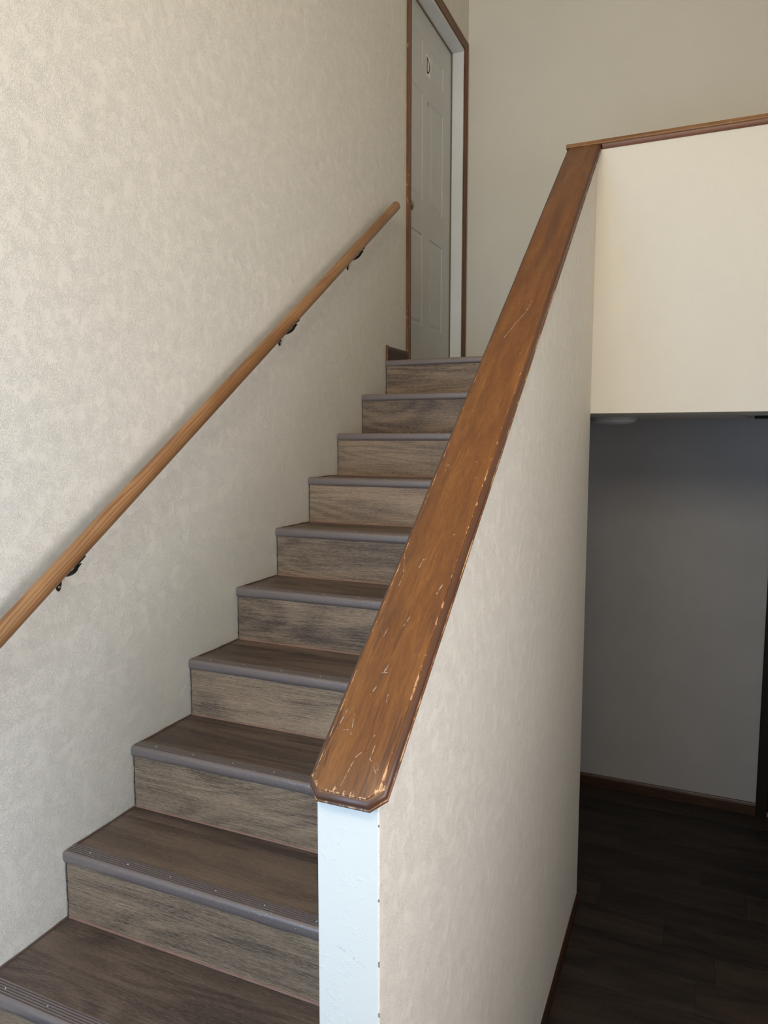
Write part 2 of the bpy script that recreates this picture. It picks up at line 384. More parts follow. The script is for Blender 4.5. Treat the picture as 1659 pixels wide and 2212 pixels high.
def obj(name, bm, mat, parent=None, smooth=False, bevel=0.0, bseg=2, local=False, origin=None):
    """link a bmesh as one object; coordinates are world ones unless local"""
    if bevel:
        bmesh.ops.recalc_face_normals(bm, faces=bm.faces)
        bmesh.ops.bevel(bm, geom=[e for e in bm.edges if len(e.link_faces) == 2 and e.calc_face_angle(0) > 0.5],
                        offset=bevel, segments=bseg, affect='EDGES', profile=0.5, clamp_overlap=True)
    bmesh.ops.recalc_face_normals(bm, faces=bm.faces)
    me = bpy.data.meshes.new(name)
    if not local:
        off = wloc(parent) if parent is not None else Vector((0, 0, 0))
        if origin is not None: off = Vector(origin)
        bm.transform(Matrix.Translation(-off))
    bm.to_mesh(me); bm.free()
    o = bpy.data.objects.new(name, me); C.objects.link(o)
    if parent is not None:
        o.parent = parent
        if origin is not None and not local: o.location = Vector(origin) - wloc(parent)
    elif origin is not None and not local: o.location = origin
    me.materials.append(M[mat])
    if smooth:
        for p in me.polygons: p.use_smooth = True
        try: me.set_sharp_from_angle(angle=math.radians(38))
        except Exception: pass
    return o
def tag(o, label, cat, group=None, kind=None):
    o['label'] = label; o['category'] = cat
    if group: o['group'] = group
    if kind: o['kind'] = kind
    return o
def empty(name, loc, label, cat, group=None, kind=None):
    o = bpy.data.objects.new(name, None); C.objects.link(o); o.location = loc; o.empty_display_size = 0.1
    return tag(o, label, cat, group, kind)
def struct(name, bm, mat, label, cat, **kw):
    return tag(obj(name, bm, mat, **kw), label, cat, kind='structure')

# key levels measured from the photograph (metres; z = 0 is the lowest tread in view)
ENTRY_Z = -0.19; LAND_Z = 1.715; HALL_Z = -1.08; HALL_C = 1.427; CEIL_Z = 4.62
BACK_Y = 3.90; FRONT_Y = -1.75; FASC_Y = 2.54
HW0, HW1, HWY = 0.928, 1.053, 0.03            # half wall faces and its free end
CAP_A, CAP_B = 0.6825, 0.785                  # cap top surface z = A + B*y
NOSE = [(0.004, 0.0), (0.279, 0.1895), (0.547, 0.380), (0.825, 0.5685), (1.104, 0.761), (1.380, 0.949),
        (1.646, 1.138), (1.918, 1.329), (2.188, 1.521), (2.484, 1.715)]

# measured gouges (world x, y on the cap)
_g(0.992, 0.062, 0.984, 0.017); _g(0.999, 0.070, 0.992, 0.062, .0022)
_g(1.021, 0.087, 1.020, 0.063); _g(1.020, 0.063, 1.027, 0.059); _g(1.027, 0.059, 1.040, 0.044)
_g(0.975, 0.165, 0.984, 0.190, .0018); _g(0.978, 0.205, 0.992, 0.208, .0022); _g(0.985, 0.208, 0.990, 0.222, .0018)
_g(0.955, 0.275, 0.958, 0.292, .0018); _g(0.975, 0.43, 0.978, 0.45, .003); _g(0.990, 0.30, 0.996, 0.32, .0016)
_g(0.965, 1.20, 0.985, 1.27, .0028); _g(0.985, 1.27, 1.005, 1.32, .0028); _g(1.005, 1.32, 1.012, 1.38, .0018)
_g(1.037, 0.375, 1.043, 0.395, .003); _g(0.935, 0.10, 0.940, 0.135, .0015); _g(0.958, 0.128, 0.966, 0.095, .0014)
_g(0.948, 0.10, 0.967, 0.103, .0013); _g(0.924, 0.47, 0.945, 0.41, .0012); _g(0.945, 0.41, 0.944, 0.385, .0012)
_g(1.012, 0.098, 1.013, 0.100, .0022); _g(1.010, 0.17, 1.012, 0.155, .0014)
build_materials()

# ================================================================ LARGE STRUCTURE
def wall_with_holes(bm, axis, a, b, u0, u1, z0, z1, holes):
    """wall slab, thickness a..b along axis (0 = x, 1 = y), with rectangular holes (u0,u1,z0,z1)"""
    us = sorted({u0, u1, *[h[0] for h in holes], *[h[1] for h in holes]})
    zs = sorted({z0, z1, *[h[2] for h in holes], *[h[3] for h in holes]})
    solid = lambda i, j: 0 <= i < len(us) - 1 and 0 <= j < len(zs) - 1 and not any(
        h[0] <= (us[i] + us[i + 1]) / 2 <= h[1] and h[2] <= (zs[j] + zs[j + 1]) / 2 <= h[3] for h in holes)
    cache = {}
    def V(t, u, z):
        k = (t, u, z)
        if k not in cache: cache[k] = bm.verts.new((t, u, z) if axis == 0 else (u, t, z))
        return cache[k]
    for i in range(len(us) - 1):
        for j in range(len(zs) - 1):
            if not solid(i, j): continue
            c = [(us[i], zs[j]), (us[i + 1], zs[j]), (us[i + 1], zs[j + 1]), (us[i], zs[j + 1])]
            for t in (a, b): bm.faces.new([V(t, *p) for p in c])
            for (p, q, di, dj) in ((c[0], c[1], 0, -1), (c[1], c[2], 1, 0), (c[2], c[3], 0, 1), (c[3], c[0], -1, 0)):
                if not solid(i + di, j + dj): bm.faces.new((V(a, *p), V(b, *p), V(b, *q), V(a, *q)))

DY0, DY1, DZ1 = 2.835, 3.805, 3.872           # upper door opening in the left wall
bm = new_bm(); wall_with_holes(bm, 0, -0.14, 0.0, FRONT_Y, BACK_Y + 0.12, HALL_Z - 0.1, CEIL_Z, [(DY0, DY1, LAND_Z, DZ1)])
struct('wall_left', bm, 'paint_left', 'cream textured wall carrying the round handrail, left of the stairs', 'wall')
bm = new_bm(); box(bm, 0.0, 3.3, BACK_Y, BACK_Y + 0.12, HALL_C, CEIL_Z)
struct('wall_back', bm, 'paint_fine', 'plain cream wall behind the upper landing, right of the door', 'wall')
bm = new_bm(); wall_with_holes(bm, 1, BACK_Y, BACK_Y + 0.12, 0.0, 3.1, HALL_Z - 0.1, HALL_C, [(2.015, 2.86, HALL_Z, HALL_Z + 2.13)])
struct('wall_hall', bm, 'hall_paint', 'grey wall at the back of the dark lower hall', 'wall')
# sloping half wall between the two flights
bm = new_bm(); y1 = FASC_Y
under = lambda y: CAP_A + CAP_B * y - 0.0395
prism(bm, [(HWY, HALL_Z - 0.1), (y1, HALL_Z - 0.1), (y1, under(y1)), (HWY, under(HWY))], 0, HW0, HW1)
struct('wall_middle', bm, 'paint', 'cream textured half wall with sloping top between the flights, its end facing the camera', 'wall', bevel=0.003)
hw = bpy.data.objects['wall_middle']; hw.data.materials.append(M['paint_end'])
for p in hw.data.polygons:
    if p.normal.y < -0.9: p.material_index = 1
# balcony front (guard wall and floor edge above the lower hall)
bm = new_bm(); box(bm, HW0, 2.9, FASC_Y, FASC_Y + 0.115, HALL_C, 2.642)
struct('wall_balcony', bm, 'paint_fine', 'bright cream guard wall of the upper landing over the dark hall opening', 'wall', bevel=0.002)
bm = new_bm(); wall_with_holes(bm, 0, 2.9, 3.02, FRONT_Y, FASC_Y + 0.115, HALL_Z - 0.1, CEIL_Z, [(-1.37, 0.17, 0.38, 1.92)])
struct('wall_right', bm, 'paint', 'cream wall of the foyer, outside the frame on the right', 'wall')
bm = new_bm(); box(bm, 3.02, 3.42, FASC_Y, FASC_Y + 0.115, HALL_Z - 0.1, CEIL_Z); box(bm, 3.3, 3.42, FASC_Y + 0.115, BACK_Y + 0.12, HALL_C, CEIL_Z); box(bm, 3.1, 3.22, FASC_Y + 0.115, BACK_Y + 0.12, HALL_Z - 0.1, HALL_C - 0.001)
struct('wall_far_right', bm, 'paint', 'cream wall closing the landing and hall beyond the frame', 'wall')
bm = new_bm(); box(bm, 0.0, HW0, FASC_Y, FASC_Y + 0.1, HALL_Z - 0.1, HALL_C)
struct('wall_under_stairs', bm, 'hall_paint', 'grey wall closing the space under the stairs', 'wall')
bm = new_bm(); wall_with_holes(bm, 1, FRONT_Y - 0.15, FRONT_Y, 0.0, 2.9, HALL_Z - 0.1, CEIL_Z, [(0.13, 1.11, ENTRY_Z, 1.84), (0.55, 2.35, 2.48, 3.62)])
struct('wall_front', bm, 'paint', 'cream entry wall behind the camera with front door and high window', 'wall')
bm = new_bm(); box(bm, -0.14, 3.42, FRONT_Y - 0.15, BACK_Y + 0.12, CEIL_Z, CEIL_Z + 0.1)
struct('ceiling', bm, 'ceiling', 'white ceiling high over the stairwell', 'ceiling')
# upper landing slab: its underside is the hall ceiling
bm = new_bm(); box(bm, 0.0, 3.3, FASC_Y + 0.115, BACK_Y, HALL_C, LAND_Z - 0.007); box(bm, 0.0, HW0, NOSE[9][0] + 0.02, FASC_Y + 0.115, HALL_C + 0.001, LAND_Z - 0.007)
struct('ceiling_hall', bm, 'ceiling', 'underside of the upper landing forming the low ceiling of the dark hall', 'ceiling')
bm = new_bm(); box(bm, 0.0, 2.9, FRONT_Y, 0.012, ENTRY_Z - 0.14, ENTRY_Z); 
struct('floor_entry', bm, 'floor', 'entry landing floor at the foot of the stairs', 'floor')

# ================================================================ LOWER HALL FLOOR (planks as pieces)
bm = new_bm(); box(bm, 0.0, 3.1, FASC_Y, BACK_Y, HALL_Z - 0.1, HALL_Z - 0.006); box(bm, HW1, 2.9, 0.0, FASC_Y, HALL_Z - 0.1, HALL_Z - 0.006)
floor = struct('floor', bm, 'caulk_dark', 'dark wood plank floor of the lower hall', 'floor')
PW = 0.1905; y = 2.192 + 8 * 0.1905
row = 0
joints = {}
while y > 0.0:
    a, b = max(y, 0.0), min(y + PW, BACK_Y)
    x0, x1 = (0.0, 3.1) if b > FASC_Y + 0.05 else (HW1, 2.9)
    # butt joints measured where the photograph shows them
    known = {8: 1.700, 7: 1.476, 4: 1.638, 3: 1.208}
    known_tone = {(7, 1): 0.95, (8, 2): 1.0, (8, 1): 0.35, (7, 2): 0.25}
    xs = [x0]; st = known.get(row, 0.35 + (row * 0.517) % 1.15)
    while st - 1.22 > x0 + 0.06: st -= 1.22
    while st < x1 - 0.06:
        if st > x0 + 0.06: xs.append(st)
        st += 1.22
    xs.append(x1)
    for i in range(len(xs) - 1):
        side = 2 if xs[i] >= known.get(row, 99) - 0.01 else 1
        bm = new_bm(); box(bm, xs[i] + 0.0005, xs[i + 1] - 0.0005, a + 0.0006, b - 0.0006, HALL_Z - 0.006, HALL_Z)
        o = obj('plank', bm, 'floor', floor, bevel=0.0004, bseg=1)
        o.color = (known_tone.get((row, side), random.random()), random.random(), 0, 1)
    y -= PW; row += 1

# lower flight going down from the entry landing, below the frame
low = empty('lower_staircase', (1.53, 0.012, HALL_Z), 'short lower flight from the entry down to the hall, below the frame', 'stairs', kind='structure')
N = 4; rise = (ENTRY_Z - HALL_Z) / (N + 1)
for k in range(N):
    zt = ENTRY_Z - rise * (k + 1); ya = 0.012 + 0.25 * k
    bm = new_bm(); box(bm, HW1 + 0.002, 2.898, ya, ya + 0.25, zt - 0.035, zt)
    o = obj('tread', bm, 'tread', low, bevel=0.006); o.color = (random.random(), random.random(), 0, 1)
    bm = new_bm(); box(bm, HW1 + 0.002, 2.898, ya + 0.225, ya + 0.243, zt - rise + 0.001, zt - 0.035)
    o = obj('riser', bm, 'riser', low); o.color = (random.random(), random.random(), 0, 1)

# ================================================================ STAIRCASE
stairs = empty('staircase', (0.464, 0.0, ENTRY_Z), 'straight flight of grey-brown wood-plank stairs rising to the door', 'stairs')
RO = 0.0075                                    # nosing projects this far past the riser
tone_t = [0.35, 0.62, 0.30, 0.22, 0.35, 0.30, 0.45, 0.4, 0.4, 0.4]
tone_r = [0.5, 0.50, 0.62, 0.78, 0.20, 0.55, 0.80, 0.62, 0.22, 0.42]
offs_t = [0.11, 0.47, 0.83, 0.29, 0.65, 0.05, 0.71, 0.37, 0.93, 0.19]
offs_r = [0.13, 0.58, 0.34, 0.91, 0.07, 0.49, 0.76, 0.22, 0.68, 0.41]
X0, X1 = 0.0035, HW0 - 0.003
def nosing_profile(y0, z0):
    p = []
    # ribbed top, back to front (y decreasing)
    yb = y0 + 0.047
    p.append((yb, z0 - 0.0005)); p.append((yb, z0 + 0.0012))
    for i in range(5):
        a = yb - 0.003 - i * 0.0068
        p += [(a, z0 + 0.0032), (a - 0.0034, z0 + 0.0032), (a - 0.0037, z0 + 0.0002), (a - 0.0066, z0 + 0.0002)]
    yf = yb - 0.0375
    p.append((yf, z0 + 0.0030))
    for i in range(1, 8):
        th = i / 7 * PI / 2
        p.append((yf - (yf - y0) * math.sin(th), z0 - 0.0075 + 0.0105 * math.cos(th)))
    p += [(y0, z0 - 0.016), (y0 + 0.0008, z0 - 0.022), (y0 + 0.0035, z0 - 0.0275), (y0 + 0.0072, z0 - 0.030), (y0 + 0.0072, z0 - 0.0045)]
    return p
for k, (y0, z0) in enumerate(NOSE):
    top = k == 9
    ynext = NOSE[k + 1][0] + RO if not top else BACK_Y
    x1 = X1
    # substrate of the step
    bm = new_bm(); box(bm, 0.0008, HW0 - 0.0008, y0 + RO + 0.009, (NOSE[k + 1][0] + RO + 0.008) if not top else NOSE[9][0] + 0.019, (ENTRY_Z if k == 0 else NOSE[k - 1][1]) - 0.03 if not top else LAND_Z - 0.2, z0 - 0.006)
    step = obj('step', bm, 'dark_door', stairs)
    # riser board
    bm = new_bm(); zb = NOSE[k - 1][1] if k else ENTRY_Z
    box(bm, X0, x1, y0 + RO, y0 + RO + 0.0085, zb + 0.0008, z0 - 0.0065)
    r = obj('riser', bm, 'riser', stairs); r.color = (tone_r[k], offs_r[k], 0, 1)
    # tread planks: the full board behind the nosing, a ripped strip at the back
    if not top:
        ya = y0 + 0.046; ym = min(ya + 0.1815, ynext)
        for (p, q, tn, of) in ((ya, ym, tone_t[k], offs_t[k]), (ym + 0.0006, ynext - 0.0008, [0.3, -0.25, 0.3, 0.75, 0.4, 0.3, 0.5, 0.4, 0.3][k], (offs_t[k] + 0.37) % 1)):
            bm = new_bm(); box(bm, X0, x1, p, q, z0 - 0.006, z0)
            o = obj('plank', bm, 'tread', step, bevel=0.0006, bseg=1); o.color = (tn, of, 0, 1)
    else:
        for i, (p, q) in enumerate([(y0 + 0.046, y0 + 0.16)] ):
            bm = new_bm(); box(bm, X0, x1, p, q, LAND_Z - 0.006, LAND_Z); o = obj('plank', bm, 'tread', step); o.color = (0.4, 0.3, 0, 1)
    # nosing
    bm = new_bm(); prism(bm, nosing_profile(y0, z0), 0, 0.001 if k < 7 else 0.006, HW0 - 0.0005)
    n = obj('nosing', bm, 'nosing', stairs, smooth=True)
    if k < 8:
        for xx in (0.075, 0.21, 0.35, 0.49, 0.63, 0.77, 0.89):
            bm = new_bm(); lathe(bm, [(0, 0.0020), (0.0022, 0.0016), (0.0030, 0.0004), (0.0030, -0.0025), (0, -0.0025)], 10)
            bm.transform(Matrix.Translation((xx + 0.004 * math.sin(k * 3 + xx * 40), y0 + 0.0262, z0 + 0.0030)))
            obj('screw', bm, 'steel', n, smooth=True)
    # caulk bead where the riser meets the tread below, and along the left wall
    if k:
        bm = new_bm(); tube(bm, [(X0, y0 + RO - 0.0005, zb + 0.001), (HW0 - 0.0012, y0 + RO - 0.0005, zb + 0.001)], 0.0036, 8)
        obj('caulk_bead', bm, 'caulk', stairs, smooth=True)
    bm = new_bm()
    rr = random.Random(k)
    pts = [(0.0042, y0 + RO + 0.001, zb + (z0 - 0.03 - zb) * i / 6) for i in range(7)]
    tube(bm, [(p[0] + rr.uniform(-.0004, .0006), p[1] - 0.001, p[2]) for p in pts], [rr.uniform(.0016, .0030) for _ in pts], 6)
    if not top:
        pts = [(0.0052, y0 + 0.047 + (ynext - y0 - 0.047) * i / 7, z0 + 0.0005) for i in range(8)]
        tube(bm, [(p[0] + rr.uniform(-.0004, .0008), p[1], p[2]) for p in pts], [rr.uniform(.0022, .0042) for _ in pts], 6)
    obj('caulk_bead', bm, 'caulk_dark', stairs, smooth=True)

# upper landing floor planks (lie on the landing slab)
land = new_bm(); box(land, HW0 + 0.13, 3.3, FASC_Y + 0.115, BACK_Y, LAND_Z - 0.0042, LAND_Z - 0.004)
land.free()
y = NOSE[9][0] + 0.161; row = 0
lf = new_bm(); box(lf, 0.0, 3.3, FASC_Y + 0.116, BACK_Y - 0.001, LAND_Z - 0.0045, LAND_Z - 0.001)
struct('floor_landing', lf, 'floor', 'plank floor of the upper landing, hidden above eye level', 'floor')

# ================================================================ CAPS ON THE WALLS
def rings_solid(bm, outline, rings):
    """outline(d) -> closed list of (x, y) for inset d; rings = [(inset, z)...] from top to bottom"""
    R = [[bm.verts.new((x, y, z)) for x, y in outline(d)] for d, z in rings]
    bm.faces.new(R[0]); bm.faces.new(R[-1][::-1])
    for a, b in zip(R, R[1:]):
        n = len(a)
        for i in range(n): bm.faces.new((a[i], a[(i + 1) % n], b[(i + 1) % n], b[i]))
W = 0.0795; V0 = -0.0125; VE = (2.519 - 0.005) / _cs; CH = 0.0275
def cap_outline(d):
    w = W - d; v0 = V0 + d; c = CH - 0.586 * d * 0.0 - d * 0.586
    pts = [(-w, VE)]
    nseg = 40
    for i in range(1, nseg): pts.append((-w, VE + (v0 + c - VE) * i / nseg))
    pts += [(-w, v0 + c), (-w + c, v0), (w - c, v0), (w, v0 + c)]
    for i in range(1, nseg): pts.append((w, v0 + c + (VE - v0 - c) * i / nseg))
    pts += [(w, VE)]
    return pts
CAPRINGS = [(0.0140, 0.0), (0.0132, -0.0004), (0.0125, -0.0034), (0.0098, -0.0040), (0.0062, -0.0056), (0.0035, -0.0085), (0.0020, -0.0125),
            (0.0022, -0.0165), (0.0036, -0.0182), (0.0006, -0.0196), (0.0000, -0.0210), (0.0004, -0.0240), (0.0036, -0.0300), (0.0060, -0.0310)]
bm = new_bm(); rings_solid(bm, cap_outline, CAPRINGS)
rr = random.Random(4)
for v in bm.verts:                              # small knocks along the edges
    if v.co.z < -0.001 and v.co.z > -0.028: v.co.x += rr.uniform(-0.00035, 0.00035); v.co.z += rr.uniform(-0.00025, 0.00025)
cap = obj('wall_cap', bm, 'cap', local=True, smooth=True)
cap.location = (_cx, 0.005, CAP_A + CAP_B * 0.005); cap.rotation_euler = (math.atan(CAP_B), 0, 0)
tag(cap, 'scratched red-brown wooden cap running up the sloping half wall, clipped corners at its foot', 'wall cap')

lc = empty('wall_cap', (1.46, FASC_Y + 0.05, 2.642), 'level brown wooden cap along the top of the landing guard wall', 'wall cap')
prof_t = [(2.5225, 2.6590), (2.5190, 2.6615), (2.5180, 2.6660), (2.5205, 2.6705), (2.5205, 2.6740), (2.5225, 2.6790), (2.5300, 2.6815), (2.676, 2.6815), (2.680, 2.6760), (2.680, 2.6590)]
bm = new_bm(); prism(bm, prof_t, 0, 0.9105, 2.8985); obj('top_board', bm, 'cap_level', lc, smooth=True)
prof_b = [(FASC_Y, 2.6400), (2.5330, 2.6410), (2.5290, 2.6460), (2.5270, 2.6530), (2.5260, 2.6589), (FASC_Y, 2.6589)]
bm = new_bm(); prism(bm, prof_b, 0, 1.0735, 2.8985); obj('moulding', bm, 'cap_under', lc, smooth=True)

# chipped plaster on the corner of the half wall
bm = new_bm()
rr = random.Random(2)
def corner_at(z): return (HW1 - 0.0006, HWY + 0.0004, z)
pts = [(HW1 - 0.0005, HWY + 0.0003, 0.215 - i * 0.011) for i in range(9)]
tube(bm, [(p[0] - abs(rr.gauss(0, .0007)), p[1], p[2]) for p in pts], [0.0004, .0012, .0010, .0018, .0016, .0024, .0026, .0016, .0004], 6)
for zc, ln in ((0.49, .005), (0.37, .010), (0.27, .008), (0.63, .004), (-0.05, .003)):
    tube(bm, [(HW1 - 0.0006, HWY + 0.0003, zc), (HW1 - 0.0006, HWY + 0.0003, zc - ln)], 0.0010, 5)
chip = obj('plaster_chip', bm, 'chip', bpy.data.objects['wall_middle'])
chip['kind'] = 'stuff'

# ================================================================ UPPER DOOR
RX = -0.085                                     # face of the recessed slab
door = empty('door_1', (0.0, (DY0 + DY1) / 2, LAND_Z), 'white six-panel door marked D at the top of the stairs', 'door', kind='structure')
slab_y0, slab_y1, slab_z0, slab_z1 = DY0 + 0.014, DY1 - 0.010, LAND_Z + 0.012, DZ1 - 0.014
def panel_slab():
    bm = new_bm()
    cols = [(3.000, 3.262), (3.380, 3.636)]
    rows = [(2.000, 2.568), (2.750, 3.398), (3.545, 3.702)]
    ys = sorted([slab_y0, slab_y1] + [v for c in cols for v in c]); zs = sorted([slab_z0, slab_z1] + [v for c in rows for v in c])
    g = [[bm.verts.new((RX, y, z)) for z in zs] for y in ys]
    for i in range(len(ys) - 1):
        for j in range(len(zs) - 1):
            q = (g[i][j], g[i + 1][j], g[i + 1][j + 1], g[i][j + 1])
            if (ys[i], ys[i + 1]) in cols and (zs[j], zs[j + 1]) in rows:
                ya, yb, za, zb = ys[i], ys[i + 1], zs[j], zs[j + 1]
                prev = list(q)
                for d, dx in ((0.006, 0.0008), (0.013, -0.0045), (0.024, -0.0045), (0.040, -0.0005)):
                    cur = [bm.verts.new((RX + dx, *p)) for p in ((ya + d, za + d), (yb - d, za + d), (yb - d, zb - d), (ya + d, zb - d))]
                    for a in range(4): bm.faces.new((prev[a], prev[(a + 1) % 4], cur[(a + 1) % 4], cur[a]))
                    prev = cur
                bm.faces.new(prev)
            else: bm.faces.new(q)
    # back and sides
    bk = [bm.verts.new((RX - 0.044, y, z)) for y, z in ((slab_y0, slab_z0), (slab_y1, slab_z0), (slab_y1, slab_z1), (slab_y0, slab_z1))]
    bm.faces.new(bk)
    n, m = len(ys) - 1, len(zs) - 1
    bm.faces.new([g[i][0] for i in range(n + 1)] + [bk[1], bk[0]]); bm.faces.new([g[i][m] for i in range(n + 1)] + [bk[2], bk[3]])
    bm.faces.new([g[0][j] for j in range(m + 1)] + [bk[3], bk[0]]); bm.faces.new([g[n][j] for j in range(m + 1)] + [bk[2], bk[1]])
    return bm
slab = obj('door_slab', panel_slab(), 'door', door)
# jamb: two legs and a head lining the opening
bm = new_bm(); box(bm, -0.139, -0.001, DY1 - 0.008, DY1 - 0.0005, LAND_Z, DZ1 - 0.001); obj('jamb', bm, 'jamb', door)
bm = new_bm(); box(bm, -0.139, -0.001, DY0 + 0.0005, DY0 + 0.012, LAND_Z, DZ1 - 0.001); obj('jamb', bm, 'jamb', door)
bm = new_bm(); box(bm, -0.139, -0.001, DY0 + 0.012, DY1 - 0.008, DZ1 - 0.012, DZ1 - 0.001); obj('head_jamb', bm, 'jamb', door)
bm = new_bm(); box(bm, RX + 0.001, RX + 0.007, DY1 - 0.015, DY1 - 0.008, LAND_Z, DZ1 - 0.012); box(bm, RX + 0.001, RX + 0.007, DY0 + 0.012, DY1 - 0.008, DZ1 - 0.019, DZ1 - 0.012)
obj('weatherstrip', bm, 'strip', door)
bm = new_bm(); box(bm, -0.139, 0.0, DY0 + 0.012, DY1 - 0.008, LAND_Z + 0.0005, LAND_Z + 0.011); obj('threshold', bm, 'strip', door)
# casing: moulded profile, mitred at the corners
CW = 0.057
def casing_leg(yin, s):
    """yin = inner edge, s = +1 when the board lies on the +y side"""
    prof = [(0.0, 0.0), (0.0, 0.007), (0.004, 0.0095), (0.012, 0.0085), (0.030, 0.011), (0.047, 0.0145), (0.054, 0.0145), (CW, 0.011), (CW, 0.0)]
    bm = new_bm(); A = []; B = []
    for u, x in prof:
        A.append(bm.verts.new((x, yin + s * u, LAND_Z + 0.001))); B.append(bm.verts.new((x, yin + s * u, DZ1 + 0.004 + u)))
    n = len(prof)
    for i in range(n): bm.faces.new((A[i], A[(i + 1) % n], B[(i + 1) % n], B[i]))
    bm.faces.new(A); bm.faces.new(B)
    return bm
ci0, ci1 = DY0 - 0.001, DY1 - 0.001
obj('casing', casing_leg(ci0, -1), 'casing_worn', door)['label'] = 'worn brown casing board left of the door'
obj('casing', casing_leg(ci1, 1), 'casing', door)
prof = [(0.0, 0.0), (0.0, 0.007), (0.004, 0.0095), (0.012, 0.0085), (0.030, 0.011), (0.047, 0.0145), (0.054, 0.0145), (CW, 0.011), (CW, 0.0)]
bm = new_bm(); A = [bm.verts.new((x, ci0 - u, DZ1 + 0.004 + u)) for u, x in prof]; B = [bm.verts.new((x, ci1 + u, DZ1 + 0.004 + u)) for u, x in prof]
for i in range(len(prof)): bm.faces.new((A[i], A[(i + 1) % len(prof)], B[(i + 1) % len(prof)], B[i]))
bm.faces.new(A); bm.faces.new(B); obj('head_casing', bm, 'casing_y', door)
# knob
bm = new_bm(); lathe(bm, [(0.0, 0.0), (0.033, 0.0), (0.033, 0.004), (0.027, 0.008), (0.012, 0.010), (0.010, 0.026), (0.016, 0.033), (0.025, 0.040), (0.0285, 0.050), (0.026, 0.060), (0.016, 0.067), (0, 0.069)], 32)
bm.transform(Matrix.Translation((RX, 2.942, 2.642)) @ Matrix.Rotation(PI / 2, 4, 'Y'))
obj('door_knob', bm, 'nickel', slab, smooth=True)
bm = new_bm(); lathe(bm, [(0.0, 0.0035), (0.006, 0.0035), (0.0105, 0.0025), (0.0135, 0.0), (0.0, 0.0)], 20)
bm.transform(Matrix.Translation((RX, 3.352, 3.364)) @ Matrix.Rotation(PI / 2, 4, 'Y'))
obj('peephole', bm, 'nickel', slab, smooth=True)
# the letter D on its white rectangle
bm = new_bm(); box(bm, RX, RX + 0.0012, 3.306, 3.381, 3.522, 3.638)
sign = obj('letter_plate', bm, 'white', slab); sign['label'] = 'white sticker with a black D'
bm = new_bm()
yl, yr, zb, zt, th = 3.3165, 3.3715, 3.532, 3.628, 0.0135
def dshape(i):
    y0_, y1_, z0_, z1_ = yl + i, yr - i, zb + i, zt - i
    pts = [(y0_, z0_)]; rad = min((y1_ - y0_) * 0.95, (z1_ - z0_) / 2)
    for k in range(9):
        a = -PI / 2 + k / 8 * PI / 2; pts.append((y1_ - rad + rad * math.cos(a), z0_ + rad + rad * math.sin(a)))
    for k in range(9):
        a = k / 8 * PI / 2; pts.append((y1_ - rad + rad * math.cos(a), z1_ - rad + rad * math.sin(a)))
    pts.append((y0_, z1_)); return pts
o_, i_ = dshape(0), dshape(th)
for x in (RX + 0.0013, RX + 0.0020):
    pass
xa, xb = RX + 0.0013, RX + 0.0020
VO = [[bm.verts.new((x, *p)) for p in o_] for x in (xa, xb)]; VI = [[bm.verts.new((x, *p)) for p in i_] for x in (xa, xb)]
n = len(o_)
for i in range(n):
    j = (i + 1) % n
    bm.faces.new((VO[1][i], VO[1][j], VI[1][j], VI[1][i])); bm.faces.new((VO[0][i], VO[0][j], VI[0][j], VI[0][i]))
    bm.faces.new((VO[0][i], VO[0][j], VO[1][j], VO[1][i])); bm.faces.new((VI[0][i], VI[0][j], VI[1][j], VI[1][i]))
obj('letter', bm, 'black', door, local=False)

# short baseboard between the top nosing and the door casing
bm = new_bm(); prism(bm, [(0.0, LAND_Z + 0.001), (0.012, LAND_Z + 0.001), (0.012, LAND_Z + 0.064), (0.009, LAND_Z + 0.074), (0.004, LAND_Z + 0.080), (0.0, LAND_Z + 0.082)], 1, 2.497, ci0 - CW - 0.0005)
struct('baseboard_landing', bm, 'base_y', 'short dark wooden baseboard beside the top step, left of the door', 'baseboard')
bm = new_bm(); box(bm, 0.0, 0.0135, 2.4925, 2.4965, LAND_Z - 0.03, LAND_Z + 0.083)
ob = obj('cut_end', bm, 'casing_worn', bpy.data.objects['baseboard_landing'])

# ================================================================ HANDRAIL
RA = Vector((0.07, 0.0715, 0.857)); RS = 0.682
def rail_z(y): return RA.z + RS * (y - RA.y)
hr = empty('handrail', (0.0, -0.6, rail_z(-0.6)), 'round brown wooden handrail on dark brackets along the left wall', 'handrail')
y_a, y_b = -0.75, 2.470
A = Vector((0.07, y_a, rail_z(y_a))); B = Vector((0.07, y_b, rail_z(y_b)))
L = (B - A).length; r = 0.0228
bm = new_bm(); seg = 32
prof = [(0, 0), (r * 0.6, 0.002), (r, 0.012)] + [(r, L * i / 12) for i in range(1, 12)] + [(r, L - 0.008)]
for i in range(1, 8):
    a = i / 7 * PI / 2; prof.append((r * math.cos(a) ** 0.8 if i < 7 else 0, L - 0.008 + 0.014 * math.sin(a)))
lathe(bm, prof, seg)
rail = obj('rail', bm, 'rail', hr, local=True, smooth=True)
rail.location = A - hr.location
rail.rotation_euler = (-(PI / 2 - math.atan(RS)), 0, 0)
ang = math.atan(RS)
